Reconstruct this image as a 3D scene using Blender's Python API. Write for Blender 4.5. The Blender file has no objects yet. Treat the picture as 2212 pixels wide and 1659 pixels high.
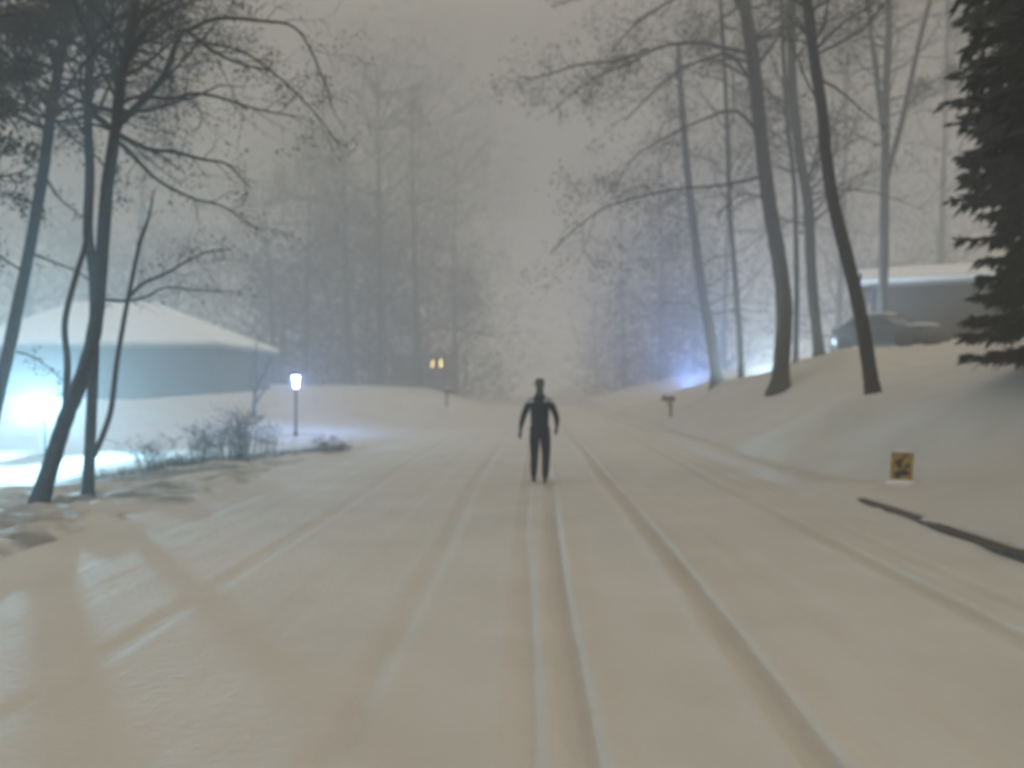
import bpy, bmesh, math, random
import numpy as np
from mathutils import Vector, Matrix, Euler, Quaternion

sc = bpy.context.scene
COL = sc.collection

# ------------------------------------------------------------------ camera, sky, light, exposure
YAW, PITCH, FPX, CAMZ = 1.52, 0.36, 1662.0, 1.64          # the photo measured on a 2212 x 1659 sheet
cam = bpy.data.cameras.new('camera')
cam_o = bpy.data.objects.new('camera', cam); COL.objects.link(cam_o)
cam.sensor_width = 36.0; cam.lens = 36.0 * FPX / 2212.0
cam.clip_start = 0.05; cam.clip_end = 3000
cam_o.location = (0, 0, CAMZ)
cam_o.rotation_euler = Euler((math.radians(90 + PITCH), 0, math.radians(YAW)), 'XYZ')
cam.dof.use_dof = True; cam.dof.focus_distance = 1.7; cam.dof.aperture_fstop = 2.3   # the phone missed its focus: all is soft
sc.camera = cam_o

w = bpy.data.worlds.new('World'); sc.world = w; w.use_nodes = True
nt = w.node_tree; nt.nodes.clear()
out = nt.nodes.new('ShaderNodeOutputWorld'); bg = nt.nodes.new('ShaderNodeBackground')
sky = nt.nodes.new('ShaderNodeTexSky'); sky.sky_type = 'NISHITA'; sky.sun_disc = False
sky.sun_elevation = math.radians(28); sky.sun_rotation = math.radians(105)
bw = nt.nodes.new('ShaderNodeRGBToBW'); nt.links.new(sky.outputs[0], bw.inputs[0])
ov = nt.nodes.new('ShaderNodeMix'); ov.data_type = 'RGBA'; ov.inputs['Factor'].default_value = 0.85
ov.inputs['B'].default_value = (6, 6, 6, 1); nt.links.new(bw.outputs[0], ov.inputs['A'])       # a closed cloud deck
wtc = nt.nodes.new('ShaderNodeTexCoord'); wsep = nt.nodes.new('ShaderNodeSeparateXYZ'); nt.links.new(wtc.outputs['Generated'], wsep.inputs[0])
wr = nt.nodes.new('ShaderNodeMapRange'); wr.inputs['From Min'].default_value = 0.42; wr.inputs['From Max'].default_value = 0.95
nt.links.new(wsep.outputs['Z'], wr.inputs['Value'])              # a snow cloud deck is brightest overhead
gl_ = nt.nodes.new('ShaderNodeMix'); gl_.data_type = 'RGBA'; nt.links.new(wr.outputs[0], gl_.inputs['Factor'])
gl_.inputs['A'].default_value = (0.62, 0.555, 0.46, 1); gl_.inputs['B'].default_value = (2.0, 1.86, 1.60, 1)
tint = nt.nodes.new('ShaderNodeMix'); tint.data_type = 'RGBA'; tint.blend_type = 'MULTIPLY'; tint.inputs['Factor'].default_value = 1
nt.links.new(ov.outputs['Result'], tint.inputs['A']); nt.links.new(gl_.outputs['Result'], tint.inputs['B'])
nt.links.new(tint.outputs['Result'], bg.inputs[0]); bg.inputs[1].default_value = 0.0745
nt.links.new(bg.outputs[0], out.inputs[0])

sun = bpy.data.lights.new('sun', 'SUN'); sun.energy = 0.55; sun.angle = math.radians(20); sun.color = (1, 0.86, 0.66)
sun_o = bpy.data.objects.new('sun', sun); COL.objects.link(sun_o)
sun_o.rotation_euler = (math.radians(62), 0, math.radians(75))   # faint street glow from the right
sc.view_settings.view_transform = 'Standard'; sc.view_settings.look = 'None'
sc.view_settings.exposure = 0.0; sc.view_settings.gamma = 1.0
sc.render.engine = 'CYCLES'
sc.cycles.volume_bounces = 8; sc.cycles.max_bounces = 12
sc.cycles.use_denoising = True
sc.cycles.sample_clamp_indirect = 40

# ------------------------------------------------------------------ helpers
CR = cam_o.rotation_euler.to_matrix()
def P(px, py, Y):
    """the point at depth Y (metres along the road) seen at px, py of the measured sheet"""
    d = CR @ Vector(((px - 1106) / FPX, -(py - 829.5) / FPX, -1.0))
    return Vector((0, 0, CAMZ)) + d * (Y / d.y)

def mat(name, col, rough=0.7, noise=0.0, scale=8.0, col2=None, bump=0.0, bscale=30.0, metal=0.0, emit=None, estr=0.0, spec=None):
    m = bpy.data.materials.new(name); m.use_nodes = True
    n = m.node_tree; b = n.nodes['Principled BSDF']
    b.inputs['Base Color'].default_value = (*col, 1); b.inputs['Roughness'].default_value = rough
    b.inputs['Metallic'].default_value = metal
    if spec is not None: b.inputs['Specular IOR Level'].default_value = spec
    tc = n.nodes.new('ShaderNodeTexCoord')
    if noise or col2:
        t = n.nodes.new('ShaderNodeTexNoise'); t.inputs['Scale'].default_value = scale; t.inputs['Detail'].default_value = 6
        n.links.new(tc.outputs['Object'], t.inputs['Vector'])
        r = n.nodes.new('ShaderNodeValToRGB'); n.links.new(t.outputs['Fac'], r.inputs[0])
        c2 = col2 or tuple(c * (1 - noise) for c in col)
        r.color_ramp.elements[0].position = 0.35; r.color_ramp.elements[0].color = (*c2, 1)
        r.color_ramp.elements[1].position = 0.65; r.color_ramp.elements[1].color = (*col, 1)
        n.links.new(r.outputs[0], b.inputs['Base Color'])
    if bump:
        t = n.nodes.new('ShaderNodeTexNoise'); t.inputs['Scale'].default_value = bscale; t.inputs['Detail'].default_value = 8
        n.links.new(tc.outputs['Object'], t.inputs['Vector'])
        bp = n.nodes.new('ShaderNodeBump'); bp.inputs['Strength'].default_value = bump; bp.inputs['Distance'].default_value = 0.03
        n.links.new(t.outputs['Fac'], bp.inputs['Height']); n.links.new(bp.outputs[0], b.inputs['Normal'])
    if emit:
        b.inputs['Emission Color'].default_value = (*emit, 1); b.inputs['Emission Strength'].default_value = estr
    return m

class MB:
    def __init__(s): s.v = []; s.f = []; s.m = []
    def add(s, vs, fs, mi=0):
        o = len(s.v); s.v.extend(tuple(v) for v in vs)
        s.f.extend(tuple(i + o for i in f) for f in fs); s.m.extend([mi] * len(fs))
    def tube(s, pts, rad, sides=6, cap=True, mi=0):
        pts = [Vector(p) for p in pts]; n = len(pts)
        t0 = (pts[1] - pts[0]).normalized()
        ref = Vector((0, 0, 1)) if abs(t0.z) < 0.9 else Vector((1, 0, 0))
        u = t0.cross(ref).normalized(); vs = []
        for i, p in enumerate(pts):
            t = (pts[min(i + 1, n - 1)] - pts[max(i - 1, 0)]).normalized()
            u = (u - t * u.dot(t)); u = u.normalized() if u.length > 1e-6 else t.orthogonal().normalized()
            v = t.cross(u); r = rad[i] if hasattr(rad, '__len__') else rad
            for k in range(sides):
                a = 2 * math.pi * k / sides
                vs.append(p + (u * math.cos(a) + v * math.sin(a)) * r)
        fs = []
        for i in range(n - 1):
            for k in range(sides):
                k2 = (k + 1) % sides
                fs.append((i * sides + k, i * sides + k2, (i + 1) * sides + k2, (i + 1) * sides + k))
        if cap:
            fs.append(tuple(range(sides))[::-1]); fs.append(tuple((n - 1) * sides + k for k in range(sides)))
        s.add(vs, fs, mi)
    def box(s, c, d, mi=0, M=None, taper=1.0):
        x, y, z = d[0] / 2, d[1] / 2, d[2] / 2
        vs = [Vector((sx * x * (taper if sz > 0 else 1), sy * y * (taper if sz > 0 else 1), sz * z)) for sz in (-1, 1) for sy in (-1, 1) for sx in (-1, 1)]
        if M is not None: vs = [M @ v for v in vs]
        vs = [v + Vector(c) for v in vs]
        s.add(vs, [(0, 2, 3, 1), (4, 5, 7, 6), (0, 1, 5, 4), (1, 3, 7, 5), (3, 2, 6, 7), (2, 0, 4, 6)], mi)
    def ball(s, c, r, seg=12, rings=8, mi=0, sq=(1, 1, 1)):
        vs = [Vector((0, 0, r * sq[2]))]
        for i in range(1, rings):
            th = math.pi * i / rings
            for k in range(seg):
                a = 2 * math.pi * k / seg
                vs.append(Vector((r * sq[0] * math.sin(th) * math.cos(a), r * sq[1] * math.sin(th) * math.sin(a), r * sq[2] * math.cos(th))))
        vs.append(Vector((0, 0, -r * sq[2]))); fs = []
        for k in range(seg): fs.append((0, 1 + k, 1 + (k + 1) % seg))
        for i in range(rings - 2):
            for k in range(seg):
                a = 1 + i * seg
                fs.append((a + k, a + seg + k, a + seg + (k + 1) % seg, a + (k + 1) % seg))
        L = len(vs) - 1; a = 1 + (rings - 2) * seg
        for k in range(seg): fs.append((L, a + (k + 1) % seg, a + k))
        s.add([v + Vector(c) for v in vs], fs, mi)
    def build(s, name, mats, parent=None, smooth=True, origin=None):
        me = bpy.data.meshes.new(name)
        vs = s.v
        if origin is not None: vs = [(v[0] - origin[0], v[1] - origin[1], v[2] - origin[2]) for v in vs]
        me.from_pydata(vs, [], s.f)
        for m in (mats if isinstance(mats, (list, tuple)) else [mats]): me.materials.append(m)
        if len(me.materials) > 1: me.polygons.foreach_set('material_index', s.m)
        if smooth: me.polygons.foreach_set('use_smooth', [True] * len(s.f))
        me.update()
        o = bpy.data.objects.new(name, me); COL.objects.link(o)
        if parent is not None: o.parent = parent
        return o

def tag(o, label=None, cat=None, group=None, kind=None):
    if label: o['label'] = label
    if cat: o['category'] = cat
    if group: o['group'] = group
    if kind: o['kind'] = kind
    return o
def thing(name, label, cat, loc, group=None, rz=0):
    o = bpy.data.objects.new(name, None); COL.objects.link(o); o.empty_display_size = 0.2
    o.location = loc; o.rotation_euler = (0, 0, rz)
    return tag(o, label, cat, group)

# ------------------------------------------------------------------ materials
def snow_material(name, col=(0.595, 0.575, 0.54), patchy=False):
    lo, hi, k = (0.75, 1.35, 1.0) if patchy else (0.19, 0.95, 0.3)
    m = bpy.data.materials.new(name); m.use_nodes = True; n = m.node_tree; b = n.nodes['Principled BSDF']
    b.inputs['Roughness'].default_value = 0.75; b.inputs['Specular IOR Level'].default_value = 0.2
    tc = n.nodes.new('ShaderNodeTexCoord')
    def noise(scale, detail=5):
        t = n.nodes.new('ShaderNodeTexNoise'); t.inputs['Scale'].default_value = scale; t.inputs['Detail'].default_value = detail
        n.links.new(tc.outputs['Object'], t.inputs['Vector']); return t
    t1 = noise(0.9); r = n.nodes.new('ShaderNodeValToRGB'); n.links.new(t1.outputs['Fac'], r.inputs[0])
    r.color_ramp.elements[0].position = 0.3; r.color_ramp.elements[0].color = (col[0] * .90, col[1] * .89, col[2] * .87, 1)
    r.color_ramp.elements[1].position = 0.7; r.color_ramp.elements[1].color = (*col, 1)
    last = r.outputs[0]
    at = n.nodes.new('ShaderNodeAttribute'); at.attribute_name = 'bare'       # where leaf litter, grass or slush shows through
    t2 = noise(5.0, 8)
    ad = n.nodes.new('ShaderNodeMath'); ad.operation = 'ADD'; n.links.new(at.outputs['Fac'], ad.inputs[0])
    mu = n.nodes.new('ShaderNodeMath'); mu.operation = 'MULTIPLY'; n.links.new(t2.outputs['Fac'], mu.inputs[0]); mu.inputs[1].default_value = k; n.links.new(mu.outputs[0], ad.inputs[1])
    rr = n.nodes.new('ShaderNodeMapRange'); rr.inputs['From Min'].default_value = lo; rr.inputs['From Max'].default_value = hi
    n.links.new(ad.outputs[0], rr.inputs['Value'])
    mx = n.nodes.new('ShaderNodeMix'); mx.data_type = 'RGBA'
    n.links.new(rr.outputs[0], mx.inputs['Factor']); n.links.new(last, mx.inputs['A']); mx.inputs['B'].default_value = (0.24, 0.215, 0.18, 1) if patchy else (0.46, 0.41, 0.35, 1)
    n.links.new(mx.outputs['Result'], b.inputs['Base Color'])
    t3 = noise(14, 8); bp = n.nodes.new('ShaderNodeBump'); bp.inputs['Strength'].default_value = 0.35; bp.inputs['Distance'].default_value = 0.04
    n.links.new(t3.outputs['Fac'], bp.inputs['Height']); n.links.new(bp.outputs[0], b.inputs['Normal'])
    return m
M = {}
M['snow_ground'] = snow_material('snow_ground', patchy=True)
M['snow_road'] = snow_material('snow_road')
M['snow'] = mat('snow_cap', (0.84, 0.84, 0.85), 0.8, noise=0.06, scale=3, bump=0.3, bscale=12, spec=0.2)
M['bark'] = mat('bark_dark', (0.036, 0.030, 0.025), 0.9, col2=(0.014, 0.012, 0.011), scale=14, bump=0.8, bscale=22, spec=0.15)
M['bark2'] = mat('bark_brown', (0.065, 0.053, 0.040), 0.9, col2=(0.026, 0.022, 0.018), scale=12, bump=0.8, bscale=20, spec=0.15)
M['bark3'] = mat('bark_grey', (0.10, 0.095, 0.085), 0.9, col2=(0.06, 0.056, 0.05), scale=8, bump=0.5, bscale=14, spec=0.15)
M['twig'] = mat('twig', (0.03, 0.025, 0.021), 0.9, noise=0.3, spec=0.1)
M['leaf'] = mat('dry_leaf', (0.085, 0.06, 0.03), 0.85, col2=(0.045, 0.036, 0.022), scale=3, spec=0.15)
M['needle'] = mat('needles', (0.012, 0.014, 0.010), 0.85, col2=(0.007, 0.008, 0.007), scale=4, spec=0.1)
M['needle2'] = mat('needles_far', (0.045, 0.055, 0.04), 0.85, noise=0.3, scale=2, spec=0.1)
M['weed'] = mat('dry_weed', (0.12, 0.10, 0.075), 0.9, col2=(0.06, 0.05, 0.04), scale=6)
M['metal'] = mat('dark_metal', (0.02, 0.022, 0.024), 0.45, noise=0.25, metal=0.6)
M['wood'] = mat('grey_wood', (0.12, 0.10, 0.085), 0.85, noise=0.3, scale=10, bump=0.3)
M['kerb'] = mat('wet_kerbstone', (0.10, 0.09, 0.08), 0.7, col2=(0.035, 0.031, 0.028), scale=7, bump=0.5, bscale=25)

# ------------------------------------------------------------------ terrain
ctl = []
def c(x, y, z): ctl.append((x, y, z))
def cp(px, py, Y): p = P(px, py, Y); ctl.append(tuple(p))
for y in (-30, -10, 0, 5, 10, 15, 20, 26, 33, 40, 50, 60, 80, 110, 150):
    c(4.75, y, 0.10); c(-4.75, y, 0.03); c(0, y, 0.0)
# right bank
for q in ((5.9, 33, .12), (5.74, 12, .16), (5.8, 20, .30), (6.4, 16, .62), (7, 8, .75), (9, 4, 1.4), (12, 8, 2.3), (15, 13, 3.0), (20, 20, 3.6), (30, 30, 4.6), (30, 60, 5),
          (15, 60, 2.6), (9, 80, 1.6), (40, 0, 5), (15, 0, 2.6), (10.6, 33.5, 1.75), (11, 36, 1.8), (8.8, 46, 1.35), (16, 38, 3.5), (20, 39, 3.95), (26, 39, 4.15), (13.2, 36, 2.9), (9, -20, 1.0), (40, -30, 4),
          (60, 60, 6), (60, 0, 6), (10, 120, 1.5), (40, 120, 4)): c(*q)
for q in ((1889, 857, 18), (1685, 837, 25), (1553, 826, 33), (1470, 843, 40), (1332, 857, 60), (1700, 788, 28), (1760, 772, 27.5), (1847, 752, 26), (1905, 838, 20), (2040, 778, 21.5), (2120, 748, 22.5),
          (1960, 800, 24.5), (2060, 742, 30), (1960, 748, 31), (2212, 790, 15), (2350, 775, 13), (1800, 880, 17), (2000, 900, 14.5)): cp(*q)
# left bank, driveway, mound
for q in ((-5.2, 6, .10), (-5.2, 8.5, .12), (-5.2, 11, .12), (-5.2, 14, .10), (-6.2, 10.2, .06), (-8.2, 11.3, .0), (-7.5, 13.2, .05), (-5.3, 18.3, .12), (-6.4, 15.5, .12), (-9.4, 14.6, -.12), (-7.0, 19.5, -.02), (-5.8, 24, .02), (-12, 20, -.05), (-14, 22, 0), (-8.3, 27, 0.02),
          (-10.5, 12.8, -.02), (-5.4, 34, .12), (-6.5, 34, .35), (-7.8, 42, 1.45), (-6.4, 55, .85), (-5.6, 60, .4), (-20, 48, 1.0), (-30, 48, 1.1), (-30, 30, .35), (-20, 20, -.1), (-20, 10, 0), (-15, 5, .1), (-10, 3, .2),
          (-40, 10, .6), (-40, 50, 1.5), (-10, 80, 1.5), (-20, 80, 2), (-14, 60, 1.6), (-60, 0, 2), (-60, 60, 3), (-10, -20, .2), (-40, -30, .5), (-10, 120, 1.2), (-40, 120, 3), (-11, 50, 1.75)): c(*q)
for q in ((77, 1108, 10.6), (189, 1082, 11.6), (575, 848, 40), (700, 849, 41), (442, 863, 36), (224, 884, 32), (545, 897, 31), (350, 935, 26)): cp(*q)
ctl = np.array(ctl); Q = ctl[:, :2] / 20.0
def U(r): return np.where(r > 1e-9, r * r * np.log(np.maximum(r, 1e-9)), 0)
n_ = len(Q)
K = U(np.linalg.norm(Q[:, None] - Q[None], axis=2)) + np.eye(n_) * 2e-4
Pm = np.hstack([np.ones((n_, 1)), Q])
sol = np.linalg.solve(np.block([[K, Pm], [Pm.T, np.zeros((3, 3))]]), np.concatenate([ctl[:, 2], np.zeros(3)]))
def vnoise(x, y, seed):
    xi = np.floor(x).astype(np.int64); yi = np.floor(y).astype(np.int64); fx = x - xi; fy = y - yi
    fx = fx * fx * (3 - 2 * fx); fy = fy * fy * (3 - 2 * fy)
    def h(a, b):
        k = (a * 374761393 + b * 668265263 + seed * 1442695041) & 0x7fffffff
        k = ((k ^ (k >> 13)) * 1274126177) & 0x7fffffff
        return ((k ^ (k >> 16)) & 0xffff) / 65535.0
    return (h(xi, yi) * (1 - fx) + h(xi + 1, yi) * fx) * (1 - fy) + (h(xi, yi + 1) * (1 - fx) + h(xi + 1, yi + 1) * fx) * fy
def fbm(x, y, seed, o=4):
    s = 0; a = 0.5
    for i in range(o): s = s + a * (vnoise(x * 2 ** i, y * 2 ** i, seed + i) - 0.5); a *= 0.5
    return s
def sstep(a, b, x): t = np.clip((x - a) / (b - a), 0, 1); return t * t * (3 - 2 * t)
def kerb_x(y):            # where the snow of the right bank begins: back behind the kerbstones where they lie bare
    bare = sstep(11.8, 10.6, y) * (1 - 0.85 * np.exp(-((y - 9.0) / 0.25) ** 2))
    return 4.36 + 0.30 * bare + 0.05 * np.sin(y * 3.1) * np.sin(y * 7.7 + 1)
def left_x(y): return -4.55 + 0.12 * np.sin(y * 0.7) + 0.08 * np.sin(y * 1.9 + 1)
def patch(x, y):          # the rough strip by the near left trees
    return sstep(-4.55, -5.0, x) * sstep(19, 14.5, y) * sstep(3, 6, y) * sstep(-8.6, -6.9, x + .25 * (y - 10))
def height(x, y):
    x = np.asarray(x, float); y = np.asarray(y, float); sh = x.shape
    p = np.stack([np.clip(x, -60, 60).ravel(), np.clip(y, -30, 130).ravel()], 1) / 20.0
    z = np.zeros(len(p))
    for i in range(0, len(p), 20000):
        r = np.linalg.norm(p[i:i + 20000, None] - Q[None], axis=2)
        z[i:i + 20000] = U(r) @ sol[:n_] + sol[n_] + p[i:i + 20000] @ sol[n_ + 1:]
    z = z.reshape(sh)
    off = sstep(4.4, 7, np.abs(x))
    z = z + fbm(x * .35, y * .35, 3) * 0.22 * off + fbm(x * 1.6, y * 1.6, 9) * 0.05 * off
    z = z + patch(x, y) * (fbm(x * 1.3 + y * .25, y * 2.6 - x, 21, 5) * 0.26 + fbm(x * 1.5 + y * 1.2, y * 3.2 - x * 2.0, 27, 3) * .22)
    kx = kerb_x(y); lx = left_x(y)
    zr = np.maximum(z, (0.125 + 0.05 * sstep(0, .5, x - kx)) * sstep(14.0, 12.2, y))
    z = np.where(x > 4.0, zr, z)
    soft = sstep(12.2, 14, y); tR = sstep(-0.03 - .25 * soft, 0.05 + 1.1 * soft, x - kx); tL = sstep(0.0, 0.5, lx - x)
    z = np.where(x > 0, -0.15 * (1 - tR) + z * tR, -0.15 * (1 - tL) + z * tL)
    return z
def H(x, y): return float(height(np.array([x]), np.array([y]))[0])

def grid_mesh(name, xs, ys, zf, m, bare=None):
    X, Y = np.meshgrid(xs, ys); Z = zf(X, Y)
    v = np.stack([X.ravel(), Y.ravel(), Z.ravel()], 1); nx, ny = len(xs), len(ys)
    i = np.arange(nx * ny).reshape(ny, nx)
    f = np.stack([i[:-1, :-1].ravel(), i[:-1, 1:].ravel(), i[1:, 1:].ravel(), i[1:, :-1].ravel()], 1)
    me = bpy.data.meshes.new(name)
    me.vertices.add(len(v)); me.vertices.foreach_set('co', v.ravel())
    me.loops.add(f.size); me.loops.foreach_set('vertex_index', f.ravel())
    me.polygons.add(len(f)); me.polygons.foreach_set('loop_start', np.arange(0, f.size, 4)); me.polygons.foreach_set('loop_total', np.full(len(f), 4))
    me.polygons.foreach_set('use_smooth', np.ones(len(f), bool))
    a = me.attributes.new('bare', 'FLOAT', 'POINT')
    a.data.foreach_set('value', (bare(X, Y, Z) if bare else np.zeros_like(X)).ravel().astype(np.float32))
    me.materials.append(m); me.update(); me.validate()
    o = bpy.data.objects.new(name, me); COL.objects.link(o); return o
ar = np.arange
xs = np.concatenate([ar(-400, -60, 34), ar(-60, -30, 3), ar(-30, -10, .4), ar(-10, 4.2, .12), ar(4.2, 5.1, .05), ar(5.1, 12, .14), ar(12, 40, .6), ar(40, 401, 30)])
ys = np.concatenate([ar(-120, 0, 8), ar(0, 5, .4), ar(5, 22, .12), ar(22, 60, .35), ar(60, 130, 2), ar(130, 600, 25)])
def bare_ground(X, Y, Z):
    b = patch(X, Y) * (0.55 + 2.0 * fbm(X * 1.1 + Y * .3, Y * 2.2 - X, 33, 4))
    weed = np.exp(-(((X + 4.9) + (Y - 19.2) * 0.55 * 0.8) / 0.5) ** 2) * sstep(12.5, 14, Y) * sstep(21, 19, Y)
    return np.clip(np.maximum(b, weed * 0.55), 0, 1)
tag(grid_mesh('ground', xs, ys, height, M['snow_ground'], bare_ground), kind='structure')

# snow-covered road with wheel tracks
tracks = [(-4.2, .05, .012), (-2.65, .05, .02), (-0.93, .05, .024), (-0.04, .02, .035), (0.27, .028, .075), (1.30, .036, .09), (3.12, .045, .06), (3.62, .03, .025), (-3.5, .08, .008), (2.1, .08, .012), (-1.7, .08, .008), (.12, .06, .012)]
def trk(X, Y, which):
    z = np.zeros_like(X)
    for k, (cx, wd, dp) in enumerate(tracks):
        c0 = cx + 0.05 * np.sin(Y * 0.16 + k) + 0.02 * np.sin(Y * .5 + 2 * k) + (0.03 * np.maximum(0, Y - 14) * (0.6 if cx > 3 else 0.0))
        d = np.abs(X - c0); amp = dp * (0.75 + 0.8 * fbm(X * 0 + k * 7.3, Y * .35, 50 + k))
        g = np.where(d < wd, 1.0, np.exp(-((d - wd) / 0.05) ** 2))
        if which: z = np.maximum(z, g * np.clip(amp / .06, 0, 1) * sstep(40, 10, Y))
        else: z = z - amp * .7 * g + amp * 0.22 * np.exp(-((d - wd - .10) / 0.06) ** 2)
    return z
def road_z(X, Y):
    return trk(X, Y, 0) + fbm(X * .5, Y * .12, 70) * 0.03 + fbm(X * 3, Y * 2, 77) * 0.014 + 0.012 + sstep(4.1, 4.46, X) * (fbm(X * 2, Y * 2.3, 61) * .07 + .055 + .09 * sstep(8.0, 13.5, Y)) + sstep(-4.3, -4.9, X) * .05
def road_bare(X, Y, Z): return trk(X, Y, 1) * 0.33 + fbm(X * 1.5, Y * .25, 90) * .12
rx = np.concatenate([ar(-5.1, 4.72, .03)]); ry = np.concatenate([ar(-6, 2, .4), ar(2, 14, .07), ar(14, 40, .25), ar(40, 120, 1.5), ar(120, 400, 20)])
tag(grid_mesh('road', rx, ry, road_z, M['snow_road'], road_bare), kind='structure')

# kerbstones
mb = MB(); k_y = [2.0 + 0.9 * i for i in range(11)]
for y in k_y:
    mb.box((4.54 + .006 * math.sin(y * 9), y + .447, -.01), (.17, .893, .27 + .012 * math.sin(y * 5)))
kb = mb.build('kerb', M['kerb'], smooth=False)
bv = kb.modifiers.new('bevel', 'BEVEL'); bv.width = 0.02; bv.segments = 2
tag(kb, kind='structure')

# ------------------------------------------------------------------ trees
def rot_dir(d, ang, az):
    a = d.orthogonal().normalized(); a = Quaternion(d, az) @ a
    return (Quaternion(a, ang) @ d).normalized()
def grow(mb, tips, p, d, L, r, lvl, rng, up=0.05, wob=0.22, kids=(3, 5), spread=(0.5, 1.1), shrink=0.58):
    n = 5 if lvl > 0 else 3; pts = [Vector(p)]; q = Vector(p); dd = Vector(d).normalized()
    for i in range(n):
        dd = (dd + Vector((rng.gauss(0, wob), rng.gauss(0, wob), rng.gauss(0, wob) + up))).normalized()
        q = q + dd * (L / n); pts.append(q.copy())
    rad = [r * (1 - 0.8 * i / n) for i in range(n + 1)]
    mb.tube(pts, rad, 5 if lvl > 1 else (4 if lvl > 0 else 3), cap=False)
    if lvl <= 0: tips.append((pts[-1], dd)); return
    for k in range(rng.randint(*kids)):
        t = rng.uniform(0.3, 1.0); i = min(int(t * n), n - 1); f = t * n - i
        b = pts[i].lerp(pts[i + 1], f); ax = (pts[i + 1] - pts[i]).normalized()
        nd = rot_dir(ax, rng.uniform(*spread), rng.uniform(0, 6.283))
        grow(mb, tips, b, nd, L * shrink * rng.uniform(.7, 1.2), max(r * (1 - .8 * t) * .65, 0.004), lvl - 1, rng, up, wob, kids, spread, shrink)
def along(pts, step):
    out_ = []; acc = 0
    for a, b in zip(pts[:-1], pts[1:]):
        L = (b - a).length; s = step - acc
        while s < L: out_.append((a.lerp(b, s / L), (b - a).normalized())); s += step
        acc = (acc + L) % step if L > 0 else acc
    return out_
def smooth_pts(pts, k=4):
    P_ = [pts[0] * 2 - pts[1]] + pts + [pts[-1] * 2 - pts[-2]]; o = []
    for i in range(1, len(P_) - 2):
        for j in range(k):
            t = j / k; a, b, c_, d = P_[i - 1], P_[i], P_[i + 1], P_[i + 2]
            o.append(0.5 * ((2 * b) + (c_ - a) * t + (2 * a - 5 * b + 4 * c_ - d) * t * t + (3 * b - a - 3 * c_ + d) * t ** 3))
    o.append(pts[-1]); return o
def leaves_at(mb, c0, rad, n, size, rng):
    for _ in range(n):
        p = c0 + Vector((rng.gauss(0, 1), rng.gauss(0, 1), rng.gauss(0, 1))) * rad * 0.55
        a = Vector((rng.gauss(0, 1), rng.gauss(0, 1), rng.gauss(0, 1))).normalized(); b = a.orthogonal().normalized()
        s = size * rng.uniform(.6, 1.3)
        mb.add([p - a * s, p + b * s * .45 + Vector((0, 0, .1 * s)), p + a * s, p - b * s * .45], [(0, 1, 2, 3)])
def px_line(pts, Y, dY=0.0):
    n = len(pts); return [P(x, y, Y + dY * i / max(n - 1, 1)) for i, (x, y) in enumerate(pts)]
def flare(pts, r, base):
    rad = list(r); return rad
def tree(label, trunk_px, Y, w0, w1, bark, limbs=(), seed=1, side=None, twig=(0, 0), crown=None, leaf=None, cat='tree', name='bare_tree', group=None, dY=0.0, stems=()):
    """trunk_px traced bottom to top; w0, w1 trunk widths in sheet pixels; limbs: (pixel polyline, dY, width px, twig lvl)"""
    rng = random.Random(seed); s = Y / FPX
    pts = px_line(trunk_px, Y, dY); base = pts[0].copy()
    root = thing(name, label, cat, base, group)
    pts = [base + (base - pts[1]).normalized() * 0.35] + pts
    pp = smooth_pts(pts, 5); n = len(pp); r0, r1 = w0 * s / 2, w1 * s / 2
    rad = []
    for i in range(n):
        t = i / (n - 1); r = r0 + (r1 - r0) * t
        h = pp[i].z - base.z; r *= 1 + 0.45 * math.exp(-max(h, -0.1) / 0.22) if h < 3 else 1
        rad.append(r * (1 + rng.uniform(-.05, .05)))
    mb = MB(); mb.tube(pp, rad, 14)
    mb.build('trunk', bark, root, origin=base)
    for st, sw, sdy in stems:
        q = smooth_pts(px_line(st, Y, sdy), 4); m2 = MB()
        m2.tube(q, [sw * s / 2 * (1 - .35 * i / len(q)) for i in range(len(q))], 8); m2.build('stem', bark, root, origin=base)
    mb = MB(); tips = []; lf = MB()
    for lp, ldy, lw, lvl in limbs:
        q = smooth_pts(px_line(lp, Y, ldy), 4); rr = lw * s / 2
        mb.tube(q, [rr * (1 - .75 * i / len(q)) for i in range(len(q))], 6)
        ln = sum((b - a).length for a, b in zip(q[:-1], q[1:]))
        if lvl >= 0:
            for p, d in along(q, max(ln / 12, .12)):
                if rng.random() < .85:
                    grow(mb, tips, p, rot_dir(d, rng.uniform(.4, 1.0), rng.uniform(0, 6.28)), ln * rng.uniform(.12, .3), max(rr * .25, .006), lvl, rng, up=-.02)
            tips.append((q[-1], Vector((0, 0, 1))))
    if crown:   # scattered boughs: from fraction, count, length, radius, level, upward
        f0, cnt, L, r, lvl, up = crown
        for _ in range(cnt):
            i = rng.randint(int(f0 * (n - 1)), n - 2)
            d = Vector((rng.gauss(0, 1), rng.gauss(0, 1), rng.uniform(0.0, .9))).normalized()
            grow(mb, tips, pp[i], d, L * rng.uniform(.6, 1.25), r, lvl, rng, up=up)
    if mb.v: mb.build('branches', M['twig'] if bark is not M['bark3'] else bark, root, origin=base)
    if leaf and tips:
        frac, cnt, crad, size = leaf
        for p, d in tips:
            if rng.random() < frac: leaves_at(lf, p, crad, cnt, size, rng)
        if lf.v: lf.build('dry_leaves', M['leaf'], root, smooth=False, origin=base)
    return root

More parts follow.
